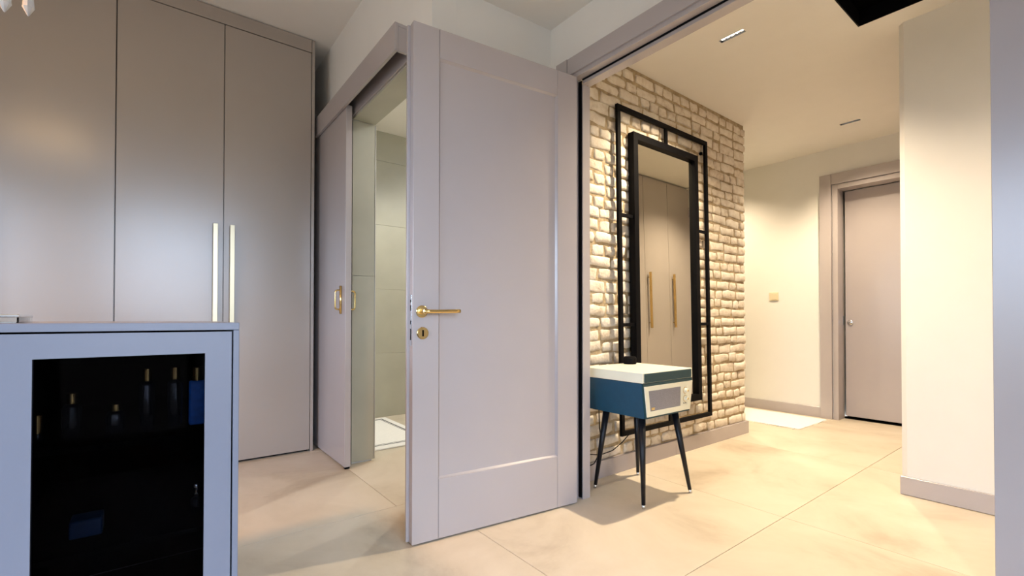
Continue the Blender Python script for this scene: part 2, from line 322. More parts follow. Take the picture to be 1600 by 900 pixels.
# brick wall: mortar bed, single bricks laid into it
BX0, BX1, BY = 1.95, 4.140, 2.012
bw = struct(box('wall_hall_left', BX0, BX1, BY, 2.13, 0, H_HALL, 'mortar', bev=0), 'exposed brick wall painted cream white with sandy joints', 'wall')
rng = random.Random(11)
def brick_bm(L, h, d, rg):
    """irregular rounded brick in local coordinates: x length, z height, front towards -y"""
    bm = bmesh.new(); a, c = L / 2, h / 2; n = 10
    base = [(-a, -c), (-a * .33, -c), (a * .33, -c), (a, -c), (a, 0), (a, c), (a * .33, c), (-a * .33, c), (-a, c), (-a, 0)]
    out = [(x + rg.uniform(-.007, .007), z + rg.uniform(-.0055, .0055)) for x, z in base]
    def ring(y, ins, jit):
        r = []
        for i, (x, z) in enumerate(out):
            corner = i in (0, 3, 5, 8); k = ins * (1.5 if corner else 1.0)
            r.append(bm.verts.new((x - math.copysign(min(k, a * .5), x) * (abs(x) > a * .6), y + rg.uniform(-jit, jit), z - math.copysign(k, z) * (abs(z) > c * .4))))
        return r
    r0 = ring(0.02, 0.0, 0); r1 = ring(-d * 0.55, 0.0015, .001); r2_ = ring(-d, 0.010, .0018)
    for p, q in ((r0, r1), (r1, r2_)):
        for i in range(n): bm.faces.new((p[i], p[(i + 1) % n], q[(i + 1) % n], q[i]))
    cl = bm.verts.new((-a * .45, -d - rg.uniform(0, .004), rg.uniform(-.006, .006))); crr = bm.verts.new((a * .45, -d - rg.uniform(0, .004), rg.uniform(-.006, .006)))
    for i, j in ((7, 8), (8, 9), (9, 0), (0, 1)): bm.faces.new((r2_[i], r2_[j], cl))
    for i, j in ((2, 3), (3, 4), (4, 5), (5, 6)): bm.faces.new((r2_[i], r2_[j], crr))
    bm.faces.new((r2_[1], r2_[2], crr, cl)); bm.faces.new((r2_[6], r2_[7], cl, crr))
    bmesh.ops.recalc_face_normals(bm, faces=bm.faces)
    return bm
LS, LH, HB = 0.190, 0.094, 0.064
def brick_mesh(L):
    bm = brick_bm(L, HB, 0.0085, rng); me = bpy.data.meshes.new('brick'); bm.to_mesh(me); bm.free(); me.materials.append(M['brick'])
    for p in me.polygons: p.use_smooth = True
    return me
var_s = [brick_mesh(LS) for _ in range(12)]; var_h = [brick_mesh(LH) for _ in range(10)]
laid = []; z = 0.104; row = 0
while z < H_HALL - 0.03:
    hrow = min(rng.uniform(0.071, 0.081), H_HALL - z); x = BX0 + 0.004 - (rng.uniform(0, 0.16)); ph = rng.random()
    while x < BX1 - 0.02:
        hd = rng.random() < (0.75 if row % 2 else 0.42); L = (LH if hd else LS) * rng.uniform(0.86, 1.14)
        x0, x1 = max(x, BX0 + 0.003), min(x + L, BX1 + rng.uniform(0.004, 0.022))
        if BX1 - (x + L) < 0.05: x1 = BX1 + rng.uniform(0.004, 0.022)
        if x1 - x0 > 0.035: laid.append(((x0 + x1) / 2, z + hrow / 2 + rng.uniform(-.006, .006), x1 - x0, hrow - rng.uniform(.009, .018), rng.uniform(-2.2, 2.2), rng.uniform(0.5, 1.6)))
        x = x1 + rng.uniform(0.012, 0.026)
    z += hrow; row += 1
# the ones wholly behind the looking-glass show nowhere and are left out
laid = [q for q in laid if not (q[0] - q[2] / 2 > 2.60 and q[0] + q[2] / 2 < 3.20 and 0.50 < q[1] < 2.12)]
def shown(q):
    d = Vector((q[0], BY, q[1])) - Vector((0, 0, 1)); return q[2] * q[3] * BY / d.length ** 3
laid.sort(key=shown, reverse=True)
for i, (cx_, cz_, L, h, rot, dep) in enumerate(laid[:300]):
    me = rng.choice(var_s if L > 0.14 else var_h); s = L / (LS if L > 0.14 else LH)
    link('brick', me, 'brick', bw, Matrix.Translation((cx_, BY, cz_)) @ Matrix.Rotation(math.radians(rot), 4, 'Y') @ Matrix.Diagonal((s, dep, h / HB, 1)))
if len(laid) > 300:
    bm = bmesh.new()
    for (cx_, cz_, L, h, rot, dep) in laid[300:]:
        me = rng.choice(var_s if L > 0.14 else var_h); s = L / (LS if L > 0.14 else LH); n0 = len(bm.verts); bm.from_mesh(me); bm.verts.ensure_lookup_table()
        T = Matrix.Translation((cx_, BY, cz_)) @ Matrix.Rotation(math.radians(rot), 4, 'Y') @ Matrix.Diagonal((s, dep, h / HB, 1))
        for v in bm.verts[n0:]: v.co = T @ v.co
    mk('far_bricks', bm, 'brick', bw, smooth=True)['kind'] = 'stuff'

# baseboards
struct(box('baseboard_hall_left', BX0, 3.06, 1.985, BY - 0.0005, 0, 0.106, 'taupe'), 'taupe baseboard below the brick wall, the length nearest the record player', 'baseboard')
struct(box('baseboard_hall_left_end', 3.062, 4.168, 1.985, BY - 0.0005, 0, 0.106, 'taupe'), 'taupe baseboard below the brick wall, the length ending at the corner', 'baseboard')
struct(box('baseboard_hall_far', FX - 0.015, FX - 0.0005, 1.842, 4.6, 0, 0.105, 'taupe'), 'taupe baseboard below the light switch', 'baseboard')
struct(box('baseboard_hall_right', 3.398, 3.4115, -1.2, 0.764, 0.003, 0.104, 'taupe'), 'taupe baseboard below the white partition wall', 'baseboard')

# double doorway: casing boards, rebated frame
tr = struct(empty('trim_2', (1.9, 1.0, 0)), 'taupe frame and casing of the double doorway', 'trim')
box('casing_board', 1.832, 1.8615, 1.874, 1.962, 0.0, 2.457, 'taupe', tr)
box('casing_board', 1.832, 1.8615, YR - 0.152, YR - 0.064, 0.0, 2.457, 'taupe', tr)
box('head_casing', 1.834, 1.8615, YR - 0.062, 1.872, 2.362, 2.455, 'taupe', tr)
box('frame_head', 1.846, 1.8925, YR - 0.030, YL + 0.030, 2.338, 2.3695, 'taupe', tr)
box('head_stop', 1.894, 1.952, YR, YL, 2.312, 2.3695, 'taupe', tr)
box('head_seal', 1.8885, 1.8938, YR, YL, 2.330, 2.3375, 'black', tr, bev=0)
for sgn, yy in ((1, YL), (-1, YR)):
    ya, yb = sorted((yy, yy + sgn * 0.0595)); yc, yd = sorted((yy + sgn * 0.030, yy + sgn * 0.0595))
    box('jamb_stop', 1.894, 1.952, ya, yb, 0.0, 2.3115, 'taupe', tr)
    box('jamb_rebate', 1.846, 1.8925, yc, yd, 0.0, 2.337, 'taupe', tr)
    ye, yf = sorted((yy + sgn * 0.006, yy + sgn * 0.029)); box('jamb_seal', 1.8885, 1.8938, ye, yf, 0.01, 2.330, 'black', tr, bev=0)

# panelled door leaves of the double doorway
def door_leaf(name, hinge, direction, wd, sg, label, handle):
    dx, dy = direction; n = math.hypot(dx, dy); dx /= n; dy /= n
    F = Matrix(((dx, -dy, 0, hinge[0]), (dy, dx, 0, hinge[1]), (0, 0, 1, 0), (0, 0, 0, 1)))
    d = struct(empty(name, None, F), label, 'door'); ht = 2.322; z0 = 0.008
    def bx(nm, x0, x1, y0, y1, za, zb, mm, p=d, bev=0.0012):
        a, c = sorted((y0 * sg, y1 * sg)); return box(nm, x0, x1, a, c, za, zb, mm, p, F, bev)
    bx('rebated_slab', 0.004, wd + 0.013, -0.056, -0.0405, z0, ht - 0.003, 'taupe')
    s0, s1, r0, r1 = 0.131, wd - 0.124, 0.276, 2.188
    bx('stile', 0.0, s0 - 0.0008, -0.040, 0, z0, ht, 'taupe'); bx('stile', s1 + 0.0008, wd, -0.040, 0, z0, ht, 'taupe')
    bx('rail', s0 + 0.0008, s1 - 0.0008, -0.040, 0, r1, ht, 'taupe'); bx('rail', s0 + 0.0008, s1 - 0.0008, -0.040, 0, z0, r0, 'taupe')
    bm = bmesh.new()
    def rect(ins, y): return [bm.verts.new((x, y * sg, z)) for x, z in ((s0 + ins, r0 + ins), (s1 - ins, r0 + ins), (s1 - ins, r1 - ins), (s0 + ins, r1 - ins))]
    R = [rect(0.0008, -0.038), rect(0.0008, -0.0015), rect(0.008, -0.013)]
    for p, q in zip(R, R[1:]):
        for i in range(4): bm.faces.new((p[i], p[(i + 1) % 4], q[(i + 1) % 4], q[i]))
    bm.faces.new(R[0]); bm.faces.new(R[-1]); mk('panel', bm, 'taupe', d, F)
    if handle:
        lp = bx('latch_plate', wd + 0.0003, wd + 0.0018, -0.030, -0.010, 0.88, 1.105, 'chrome'); lp['label'] = 'chrome lock face plate'
        for za, zb in ((0.905, 0.955), (0.975, 0.992), (1.035, 1.06), (1.072, 1.084)): bx('latch_slot', wd + 0.0019, wd + 0.0024, -0.025, -0.015, za, zb, 'void', lp, 0)
        hd = lathe('lever_handle', [(0.027, 0.0005), (0.027, 0.006), (0.024, 0.0085), (0.0135, 0.009), (0.0125, 0.040), (0.011, 0.047), (0.004, 0.049)], 'brass', d, F, 'y', (0.884, 0, 1.032), 28)
        hd['label'] = 'polished brass lever handle'
        bm = bmesh.new(); b_tube(bm, [(0.888, 0.040, 1.032), (0.86, 0.0415, 1.032), (0.82, 0.042, 1.0325), (0.735, 0.043, 1.0345), (0.716, 0.043, 1.035)], [0.0105, 0.0088, 0.0082, 0.0088, 0.0088], 14)
        mk('lever', bm, 'brass', hd, F, True)
        es = lathe('key_escutcheon', [(0.027, 0.0005), (0.027, 0.006), (0.0245, 0.0085)], 'brass', d, F, 'y', (0.880, 0, 0.936), 28)
        es['label'] = 'round brass keyhole plate'
        box('keyhole', 0.8765, 0.8835, 0.0086, 0.0092, 0.922, 0.950, 'void', es, F, 0)
    return d
door_leaf('door_1', (1.826, 1.789), (-0.9941, 0.1081), 0.925, 1, 'open taupe panelled door leaf with brass lever handle', True)
door_leaf('door_2', (1.775, 0.2015), (0, -1), 0.70, -1, 'plain grey door leaf cut by the right edge of the picture', False)

# sliding bathroom door with its pelmet
sd = struct(empty('door_3', (1.035, 3.49, 0)), 'sliding taupe bathroom door standing half open beside the wardrobe', 'door')
box('door_panel', 1.015, 1.055, 3.128, 3.86, 0.014, 2.43, 'taupe', sd)
box('floor_guide', 1.02, 1.05, 3.131, 3.16, 0.0, 0.013, 'black', sd, bev=0)
hp = bpy.data.objects['door_panel']
def bow(side, yc, z0, z1, plate):
    X = 1.015 if side < 0 else 1.055; o = side
    bm = bmesh.new()
    if plate: b_tube(bm, [(X + o * 0.006, yc, z0 - 0.03), (X + o * 0.006, yc, z1 + 0.03)], 0.0085, 12)
    h = mk('pull_handle', bm, 'brass', sd, I4, True) if plate else None
    bm = bmesh.new(); r = 0.016; D = 0.042 if plate else 0.032
    pts = [(X, yc, z0)] + [(X + o * (D - r + r * math.sin(a)), yc, z0 + r - r * math.cos(a)) for a in (0, .4, .8, 1.2, 1.57)] + [(X + o * (D - r + r * math.cos(a)), yc, z1 - r + r * math.sin(a)) for a in (0, .4, .8, 1.2, 1.57)] + [(X, yc, z1)]
    b_tube(bm, pts, 0.0055, 10)
    if h: mk('bow', bm, 'brass', h, I4, True)
    else: mk('pull_handle', bm, 'brass', sd, I4, True)
bow(-1, 3.205, 1.062, 1.192, True); bow(1, 3.150, 1.062, 1.185, False)
pel = struct(empty('trim_3', (1.045, 3.03, 2.40)), 'taupe pelmet box over the sliding bathroom door', 'trim')
box('front_board', 0.994, 1.0125, 2.293, 3.80, 2.408, 2.556, 'taupe', pel)
box('top_board', 1.013, WX - 0.0005, 2.293, 3.80, 2.538, 2.556, 'taupe', pel)
box('end_board', 1.013, WX - 0.0005, 2.293, 2.311, 2.408, 2.537, 'taupe', pel)
box('track', 1.024, 1.046, 2.312, 3.79, 2.475, 2.537, 'black', pel, bev=0)
box('back_board', 1.078, WX - 0.0005, 2.312, 3.80, 2.3905, 2.536, 'taupe', pel)

# entry door at the end of the hall
tr = struct(empty('trim_4', (FX, 1.2, 0)), 'taupe casing and frame of the entry door', 'trim')
box('casing_board', FX - 0.03, FX - 0.0005, 1.737, 1.838, 0, 2.452, 'taupe', tr)
box('head_casing', FX - 0.029, FX - 0.0005, 0.55, 1.735, 2.345, 2.452, 'taupe', tr)
box('frame_jamb', FX - 0.014, FX + 0.145, 1.685, 1.7298, 0, 2.3395, 'taupe', tr)
box('frame_jamb', FX - 0.014, FX + 0.145, 0.6302, 0.672, 0, 2.3395, 'taupe', tr)
box('frame_head', FX - 0.014, FX + 0.145, 0.673, 1.684, 2.296, 2.3395, 'taupe', tr)
ed = struct(empty('door_4', (5.57, 1.18, 0)), 'closed smooth taupe entry door at the end of the hall', 'door')
box('door_panel', 5.546, 5.60, 0.676, 1.672, 0.028, 2.290, 'taupe', ed)
ck = lathe('lock_cylinder', [(0.026, 0), (0.026, -0.006), (0.021, -0.010), (0.012, -0.011), (0.012, -0.014), (0.003, -0.015)], 'chrome', ed, I4, 'x', (5.5455, 1.630, 0.968), 24); ck['label'] = 'round chrome lock plate'
box('key_slot', 5.5290, 5.5302, 1.6285, 1.6315, 0.9625, 0.9735, 'void', ck, bev=0)
box('strike_plate', FX + 0.120, FX + 0.142, 1.6835, 1.6848, 0.94, 1.03, 'chrome', bpy.data.objects['trim_4'], bev=0)
box('door_gap_dark', 5.545, 5.74, 0.676, 1.684, 0.0, 0.012, 'void', bpy.data.objects['trim_4'], bev=0)  # black strip paints the shade in the gap under the entry door
struct(box('wall_stairwell', 5.75, 5.80, 0.0, 4.75, 0, H_HALL + 0.12, 'wall', bev=0), 'wall outside the entry door', 'wall')

# windows behind the camera
def window(name, axis, a, u0, u1, v0, v1, label):
    wn = struct(empty(name, (a, (u0 + u1) / 2, v0) if axis == 'x' else ((u0 + u1) / 2, a, v0)), label, 'window')
    um = (u0 + u1) / 2; f = 0.06
    bm = bmesh.new(); b_slab(bm, axis, a - 0.03, a + 0.03, [u0, u0 + f, um - f / 2, um + f / 2, u1 - f, u1], [v0, v0 + f, v1 - f, v1], lambda u, v: v0 + f < v < v1 - f and (u0 + f < u < um - f / 2 or um + f / 2 < u < u1 - f))
    mk('window_frame', bm, 'wall', wn)
    for p, q in ((u0 + f, um - f / 2), (um + f / 2, u1 - f)):
        if axis == 'x': box('pane', a - 0.004, a + 0.004, p, q, v0 + f, v1 - f, 'clear', wn, bev=0)
        else: box('pane', p, q, a - 0.004, a + 0.004, v0 + f, v1 - f, 'clear', wn, bev=0)
window('window_1', *WINDOWS[0], 'wide white framed window left of the camera')
window('window_2', *WINDOWS[1], 'tall white framed window behind the camera, the one nearer the doorway')
window('window_3', *WINDOWS[2], 'tall white framed window behind the camera, the one farther left')

# ------------------------------------------------------------------ wardrobe
WY = 3.722
def wardrobe(x0, x1, seams, label, handles, endpanel):
    t = tag(empty('wardrobe', ((x0 + x1) / 2, 4.03, 0)), label, 'wardrobe', 'built-in wardrobe units')
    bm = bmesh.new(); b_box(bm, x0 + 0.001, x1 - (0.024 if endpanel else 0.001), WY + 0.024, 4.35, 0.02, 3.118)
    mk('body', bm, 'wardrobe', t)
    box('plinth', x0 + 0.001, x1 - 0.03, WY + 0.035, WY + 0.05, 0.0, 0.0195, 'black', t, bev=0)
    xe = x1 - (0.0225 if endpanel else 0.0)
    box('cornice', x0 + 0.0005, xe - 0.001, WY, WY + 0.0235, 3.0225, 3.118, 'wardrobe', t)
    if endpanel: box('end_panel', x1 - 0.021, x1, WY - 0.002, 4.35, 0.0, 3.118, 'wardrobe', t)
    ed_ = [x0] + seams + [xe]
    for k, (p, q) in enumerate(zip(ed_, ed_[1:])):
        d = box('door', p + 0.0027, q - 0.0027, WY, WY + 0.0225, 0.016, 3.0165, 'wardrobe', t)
        hx = handles[k]
        bm = bmesh.new(); b_box(bm, hx - 0.014, hx + 0.014, WY - 0.042, WY - 0.020, 0.965, 1.638, 0.0015)
        h = mk('handle', bm, 'champagne', d); h['label'] = 'champagne metal bar handle'
        for zz in (1.03, 1.57): box('handle_post', hx - 0.006, hx + 0.006, WY - 0.0195, WY - 0.0005, zz - 0.006, zz + 0.006, 'champagne', h, bev=0)
    return t
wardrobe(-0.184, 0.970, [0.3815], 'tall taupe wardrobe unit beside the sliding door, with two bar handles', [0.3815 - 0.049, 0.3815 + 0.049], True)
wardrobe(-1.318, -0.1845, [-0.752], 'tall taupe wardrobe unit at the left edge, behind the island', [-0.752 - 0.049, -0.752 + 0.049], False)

# hall wardrobe seen in the mirror
t = tag(empty('hall_wardrobe', (4.42, 0.35, 0)), 'taupe hall wardrobe seen in the tall mirror, bar handle on each door', 'wardrobe')
HY = 0.66
box('body', 3.51, 5.39, 0.01, HY - 0.024, 0.02, H_HALL - 0.004, 'taupe', t, bev=0)
sm = [3.51, 3.98, 4.45, 4.92, 5.39]
for p, q in zip(sm, sm[1:]):
    d = box('door', p + 0.0018, q - 0.0018, HY - 0.0235, HY, 0.015, H_HALL - 0.03, 'taupe', t)
    hx = p + 0.055; bm = bmesh.new(); b_box(bm, hx - 0.012, hx + 0.012, HY + 0.02, HY + 0.042, 0.94, 1.58, 0.0015); h = mk('handle', bm, 'brass', d)
    for zz in (1.0, 1.52): box('handle_post', hx - 0.006, hx + 0.006, HY + 0.0005, HY + 0.0195, zz - 0.006, zz + 0.006, 'brass', h, bev=0)

# ------------------------------------------------------------------ dressing island with glass door
IX0, IX1, IY0, IY1, IH = -0.745, 0.194, 1.50, 2.28, 0.9885
t = tag(empty('dressing_island', ((IX0 + IX1) / 2, (IY0 + IY1) / 2, 0)), 'lilac grey dressing island with black glass door in the left foreground', 'island')
tp = box('worktop', IX0, IX1, IY0, IY1, 0.9685, IH, 'island', t)
box('end_panel', 0.1795, IX1, IY0, IY1, 0.0, 0.968, 'island', t)
box('end_panel', IX0, IX0 + 0.0145, IY0, IY1, 0.0, 0.968, 'island', t)
box('back_panel', IX0 + 0.015, 0.179, IY1 - 0.02, IY1, 0.06, 0.968, 'island', t)
box('lining', IX0 + 0.015, 0.179, IY1 - 0.03, IY1 - 0.021, 0.08, 0.964, 'void', t, bev=0)
box('lining', 0.1700, 0.1792, IY0 + 0.03, IY1 - 0.031, 0.08, 0.964, 'void', t, bev=0)
box('lining', IX0 + 0.015, 0.1695, IY0 + 0.03, IY1 - 0.031, 0.955, 0.964, 'void', t, bev=0)
box('divider', -0.290, -0.274, IY0 + 0.03, IY1 - 0.031, 0.08, 0.9545, 'void', t, bev=0)
box('bottom_board', IX0 + 0.015, 0.179, IY0 + 0.03, IY1 - 0.031, 0.06, 0.079, 'void', t)
box('plinth', IX0 + 0.02, 0.17, IY0 + 0.05, IY0 + 0.065, 0.0, 0.059, 'black', t, bev=0)
SH = [0.688, 0.43]
for zz in SH:
    box('shelf', -0.2735, 0.1695, IY0 + 0.04, IY1 - 0.031, zz - 0.014, zz, 'void', t, bev=0.001)
for x0, x1 in ((-0.279, 0.1755), (-0.7285, -0.2825)):
    bm = bmesh.new(); g0, g1 = x0 + 0.0645, x1 - 0.0615
    b_slab(bm, 'y', IY0 + 0.0005, IY0 + 0.021, [x0, g0, g1, x1], [0.07, 0.135, 0.9065, 0.9640], lambda u, v: g0 < u < g1 and 0.135 < v < 0.9065)
    dr = mk('door', bm, 'island', t)
    gp = box('glass_pane', g0, g1, IY0 + 0.006, IY0 + 0.010, 0.135, 0.9065, 'tinted', dr, bev=0); gp['label'] = 'black tinted glass'
# bottles on the island's shelves
def bottle(x, y, z0, r, hb, cap_h, cap_r, body, label, square=False):
    o = tag(empty('perfume_bottle', (x, y, z0)), label, 'bottle', 'bottles behind the island glass')
    if square: box('body', x - r, x + r, y - r * .6, y + r * .6, z0 + 0.0005, z0 + hb, body, o, bev=0.004)
    else: lathe('body', [(r * .9, .0005), (r, .006), (r, hb - .012), (r * .75, hb - .002), (cap_r * .8, hb)], body, o, I4, 'z', (x, y, z0), 24, True)
    lathe('cap', [(cap_r, hb + 0.0005), (cap_r, hb + cap_h * .95), (cap_r * .9, hb + cap_h)], 'brass', o, I4, 'z', (x, y, z0), 24)
YB = 1.66; S0 = 0.6885
bottle(-0.009, YB, S0, 0.019, 0.137, 0.035, 0.011, 'darkbottle', 'slim black bottle with gold cap standing left of a similar one by the blue bottle')
bottle(0.054, YB, S0, 0.019, 0.137, 0.035, 0.012, 'darkbottle', 'slim black bottle with gold cap next to the blue bottle')
bottle(0.108, YB, S0, 0.021, 0.129, 0.040, 0.014, 'bluebox', 'square blue bottle with gold cap at the right of the glass door', True)
bottle(-0.163, YB, S0, 0.020, 0.090, 0.028, 0.012, 'darkbottle', 'short black bottle with gold cap near the left of the upper shelf')
bottle(-0.076, YB, S0, 0.022, 0.062, 0.018, 0.014, 'darkbottle', 'lowest black bottle with gold cap in the middle of the upper shelf')
bottle(-0.226, YB, S0, 0.012, 0.022, 0.046, 0.010, 'darkbottle', 'small bottle with tall gold cap by the left edge of the glass')
o = tag(empty('glass_stopper_bottle', (0.108, YB, 0.4305)), 'small bottle with shiny silver stopper on the lower shelf', 'bottle')
lathe('body', [(0.014, .0005), (0.016, .006), (0.016, .04), (0.006, .048)], 'darkbottle', o, I4, 'z', (0.108, YB, 0.4305), 20, True)
lathe('stopper', [(0.005, .0485), (0.009, .056), (0.004, .064), (0.010, .072), (0.007, .084), (0.002, .088)], 'chrome', o, I4, 'z', (0.108, YB, 0.4305), 16, True)
o = box('blue_box', -0.165, -0.100, YB - 0.02, YB + 0.05, 0.4305, 0.475, 'navy', bev=0.003); tag(o, 'flat dark blue box on the lower shelf behind the glass', 'box')
# glass case on the worktop
o = tag(empty('trinket_case', (-0.40, 1.62, IH)), 'clear glass case with silver lid at the left end of the island top', 'case')
x0, x1, y0, y1 = -0.52, -0.243, 1.545, 1.70
bm = bmesh.new(); b_slab(bm, 'z', IH + 0.0005, IH + 0.0135, [x0, x0 + .004, x1 - .004, x1], [y0, y0 + .004, y1 - .004, y1], lambda u, v: x0 + .004 < u < x1 - .004 and y0 + .004 < v < y1 - .004)
mk('glass_wall', bm, 'clear', o)
box('lid', x0 - 0.001, x1 + 0.001, y0 - 0.001, y1 + 0.001, IH + 0.014, IH + 0.0205, 'chrome', o)
box('tray', x0 + .005, x1 - .005, y0 + .005, y1 - .005, IH + 0.0005, IH + 0.003, 'chrome', o, bev=0)

# ------------------------------------------------------------------ chandelier
CX, CY, CZ = -0.66, 2.10, 2.40
ch = tag(empty('chandelier', (CX, CY, 1.9)), 'crystal chandelier with hanging drops at the top left corner', 'chandelier')
lathe('ceiling_rose', [(0.07, 0), (0.07, -0.015), (0.03, -0.035), (0.008, -0.04)], 'champagne', ch, I4, 'z', (CX, CY, H_ROOM), 24)
tube('rod', [(CX, CY, H_ROOM - 0.04), (CX, CY, 2.32)], 0.007, 'champagne', ch)
def ring_bm(R, z, r, n=48):
    bm = bmesh.new(); vs = [[bm.verts.new((CX + (R + r * math.cos(b)) * math.cos(a), CY + (R + r * math.cos(b)) * math.sin(a), z + r * math.sin(b))) for b in [k * math.pi / 3 for k in range(6)]] for a in [2 * math.pi * i / n for i in range(n)]]
    for i in range(n):
        for k in range(6): bm.faces.new((vs[i][k], vs[(i + 1) % n][k], vs[(i + 1) % n][(k + 1) % 6], vs[i][(k + 1) % 6]))
    return bm
spot('chandelier_downlight', (CX, CY, 2.15), 95, (1.0, 0.48, 0.16), 150, 0.8, 0.08)
mk('ring', ring_bm(0.345, 2.22, 0.008), 'champagne', ch, I4, True)
for k in range(6):
    a = k * math.pi / 3 + 0.3; ex, ey = CX + 0.345 * math.cos(a), CY + 0.345 * math.sin(a); ix, iy = CX + 0.19 * math.cos(a), CY + 0.19 * math.sin(a)
    tube('arm', [(CX, CY, 2.34), (CX + 0.09 * math.cos(a), CY + 0.09 * math.sin(a), 2.29), (ix, iy, 2.28), (ex, ey, 2.22)], 0.006, 'champagne', ch, n=8)
    tube('candle', [(ix, iy, 2.285), (ix, iy, 2.42)], 0.011, 'plastic', ch, n=10)
    lathe('bulb', [(0.006, 2.4205), (0.016, 2.445), (0.017, 2.465), (0.009, 2.498), (0.002, 2.515)], 'bulb', ch, I4, 'z', (ix, iy, 0), 12, True)
    point('chandelier_glow', (ix, iy, 2.48), 2.4, (1.0, 0.62, 0.30), 0.02)
cr_bm = bmesh.new(); b_lathe(cr_bm, [(0.001, 0.0), (0.0035, 0.003), (0.0150, 0.026), (0.0140, 0.032), (0.0100, 0.085), (0.006, 0.115), (0.0015, 0.120)], 'z', (0, 0, 0), 8)
bmesh.ops.recalc_face_normals(cr_bm, faces=cr_bm.faces)
cme = bpy.data.meshes.new('crystal_drop'); cr_bm.to_mesh(cme); cr_bm.free(); cme.materials.append(M['crystal'])
for k in range(17):      # drops hang in a rising cascade round the ring
    a = -0.42 + 0.3696 * k; zb = 1.886 + 0.064 * k if k < 2 else 2.095 if k < 9 else 1.96 - 0.01 * (k - 9)
    x, y = CX + 0.345 * math.cos(a), CY + 0.345 * math.sin(a)
    c = link('crystal_drop', cme, 'crystal', ch, Matrix.Translation((x, y, zb)))
    if zb + 0.121 < 2.211: tube('hook', [(x, y, zb + 0.121), (x, y, 2.2115)], 0.001, 'champagne', c, n=6)

# ------------------------------------------------------------------ mirror on the brick wall
th = math.atan(0.035 / 2.155)
F = Matrix.Translation((2.925, 1.953, 0.247)) @ Matrix.Rotation(-th, 4, 'X')
mr_ = tag(empty('wall_mirror', None, F), 'tall mirror in a black double frame leaning on the brick wall', 'mirror')
def mb(nm, x0, x1, y0, y1, z0, z1, mm, bev=0.001): return box(nm, x0, x1, y0, y1, z0, z1, mm, mr_, F, bev)
ow, oh, q = 0.544, 2.155, 0.030
bm = bmesh.new(); b_slab(bm, 'y', -0.020, 0.0, [-ow, -ow + q, ow - q, ow], [0, q, oh - q, oh], lambda u, v: -ow + q < u < ow - q and q < v < oh - q)
mk('outer_frame', bm, 'black', mr_, F)
ix0, ix1, iz0, iz1, e = -0.395, 0.388, 0.140, 2.005, 0.046
bm = bmesh.new(); b_slab(bm, 'y', -0.030, 0.018, [ix0, ix0 + e, ix1 - e, ix1], [iz0, iz0 + e, iz1 - e, iz1], lambda u, v: ix0 + e < u < ix1 - e and iz0 + e < v < iz1 - e)
mk('inner_frame', bm, 'black', mr_, F)
mb('mirror_glass', ix0 + e, ix1 - e, -0.004, 0.010, iz0 + e, iz1 - e, 'mirror', 0)
for zz in (0.715, 1.432):
    mb('connector', -ow + q, ix0, -0.018, -0.002, zz - 0.011, zz + 0.011, 'black'); mb('connector', ix1, ow - q, -0.018, -0.002, zz - 0.011, zz + 0.011, 'black')
mb('connector', -0.014, 0.014, -0.018, -0.002, iz1, oh - q, 'black'); mb('connector', -0.014, 0.014, -0.018, -0.002, q, iz0, 'black')
for sx in (-0.5, 0.5): mb('wall_bracket', sx - 0.01, sx + 0.01, 0.0005, 0.020, 2.05, 2.07, 'black')

# ------------------------------------------------------------------ record player on legs
X0, X1, Y0, Y1 = 2.006, 2.466, 1.492, 1.915
rp = tag(empty('record_player', ((X0 + X1) / 2, (Y0 + Y1) / 2, 0)), 'teal and cream retro record player on black splayed legs', 'record player')
def prism(nm, top, bot, z0, z1, m, parent, bev=0.003):
    bm = bmesh.new(); (a, b2, c, d), (e_, f, g, h) = top, bot
    v = [bm.verts.new(p) for p in ((e_, g, z0), (f, g, z0), (f, h, z0), (e_, h, z0), (a, c, z1), (b2, c, z1), (b2, d, z1), (a, d, z1))]
    fs = [bm.faces.new([v[i] for i in qd]) for qd in ((0, 3, 2, 1), (4, 5, 6, 7), (0, 1, 5, 4), (1, 2, 6, 5), (2, 3, 7, 6), (3, 0, 4, 7))]
    bmesh.ops.bevel(bm, geom=list({ed for f_ in fs for ed in f_.edges}), offset=bev, segments=2, affect='EDGES', profile=0.5)
    return mk(nm, bm, m, parent)
BX_0, BX_1 = 2.032, 2.436
prism('cabinet', (X0 + .001, X1 - .001, Y0 + .012, Y1), (BX_0, BX_1, Y0 + .014, Y1 - 0.02), 0.477, 0.663, 'teal', rp)
lid = prism('lid', (X0, X1, Y0 + .004, Y1), (X0, X1, Y0 + .004, Y1), 0.6645, 0.7195, 'cream', rp, 0.004)
box('lid_front', X0 + 0.013, X1 - 0.016, Y0 - 0.0005, Y0 + 0.0036, 0.668, 0.7145, 'teal_dark', lid, bev=0.001)
# front bezel: trapezoid frame with grille
def trap(nm, xa0, xa1, za, xb0, xb1, zb, y0, y1, m, parent, hole=None):
    bm = bmesh.new()
    o_ = [(xb0, zb), (xb1, zb), (xa1, za), (xa0, za)]
    if hole is None:
        f_ = [bm.verts.new((x, y0, z)) for x, z in o_]; k_ = [bm.verts.new((x, y1, z)) for x, z in o_]
        bm.faces.new(f_); bm.faces.new(k_)
        for i in range(4): bm.faces.new((f_[i], f_[(i + 1) % 4], k_[(i + 1) % 4], k_[i]))
    else:
        R = [[bm.verts.new((x, y, z)) for x, z in o] for o, y in ((o_, y1), (o_, y0), (hole, y0), (hole, y1))]
        for p, q_ in zip(R, R[1:] + R[:1]):
            for i in range(4): bm.faces.new((p[i], p[(i + 1) % 4], q_[(i + 1) % 4], q_[i]))
    return mk(nm, bm, m, parent)
trap('front_rim', X0 + .003, X1 - .003, 0.6635, BX_0 + .002, BX_1 - .002, 0.479, Y0 + .002, Y0 + .0118, 'teal_dark', rp)
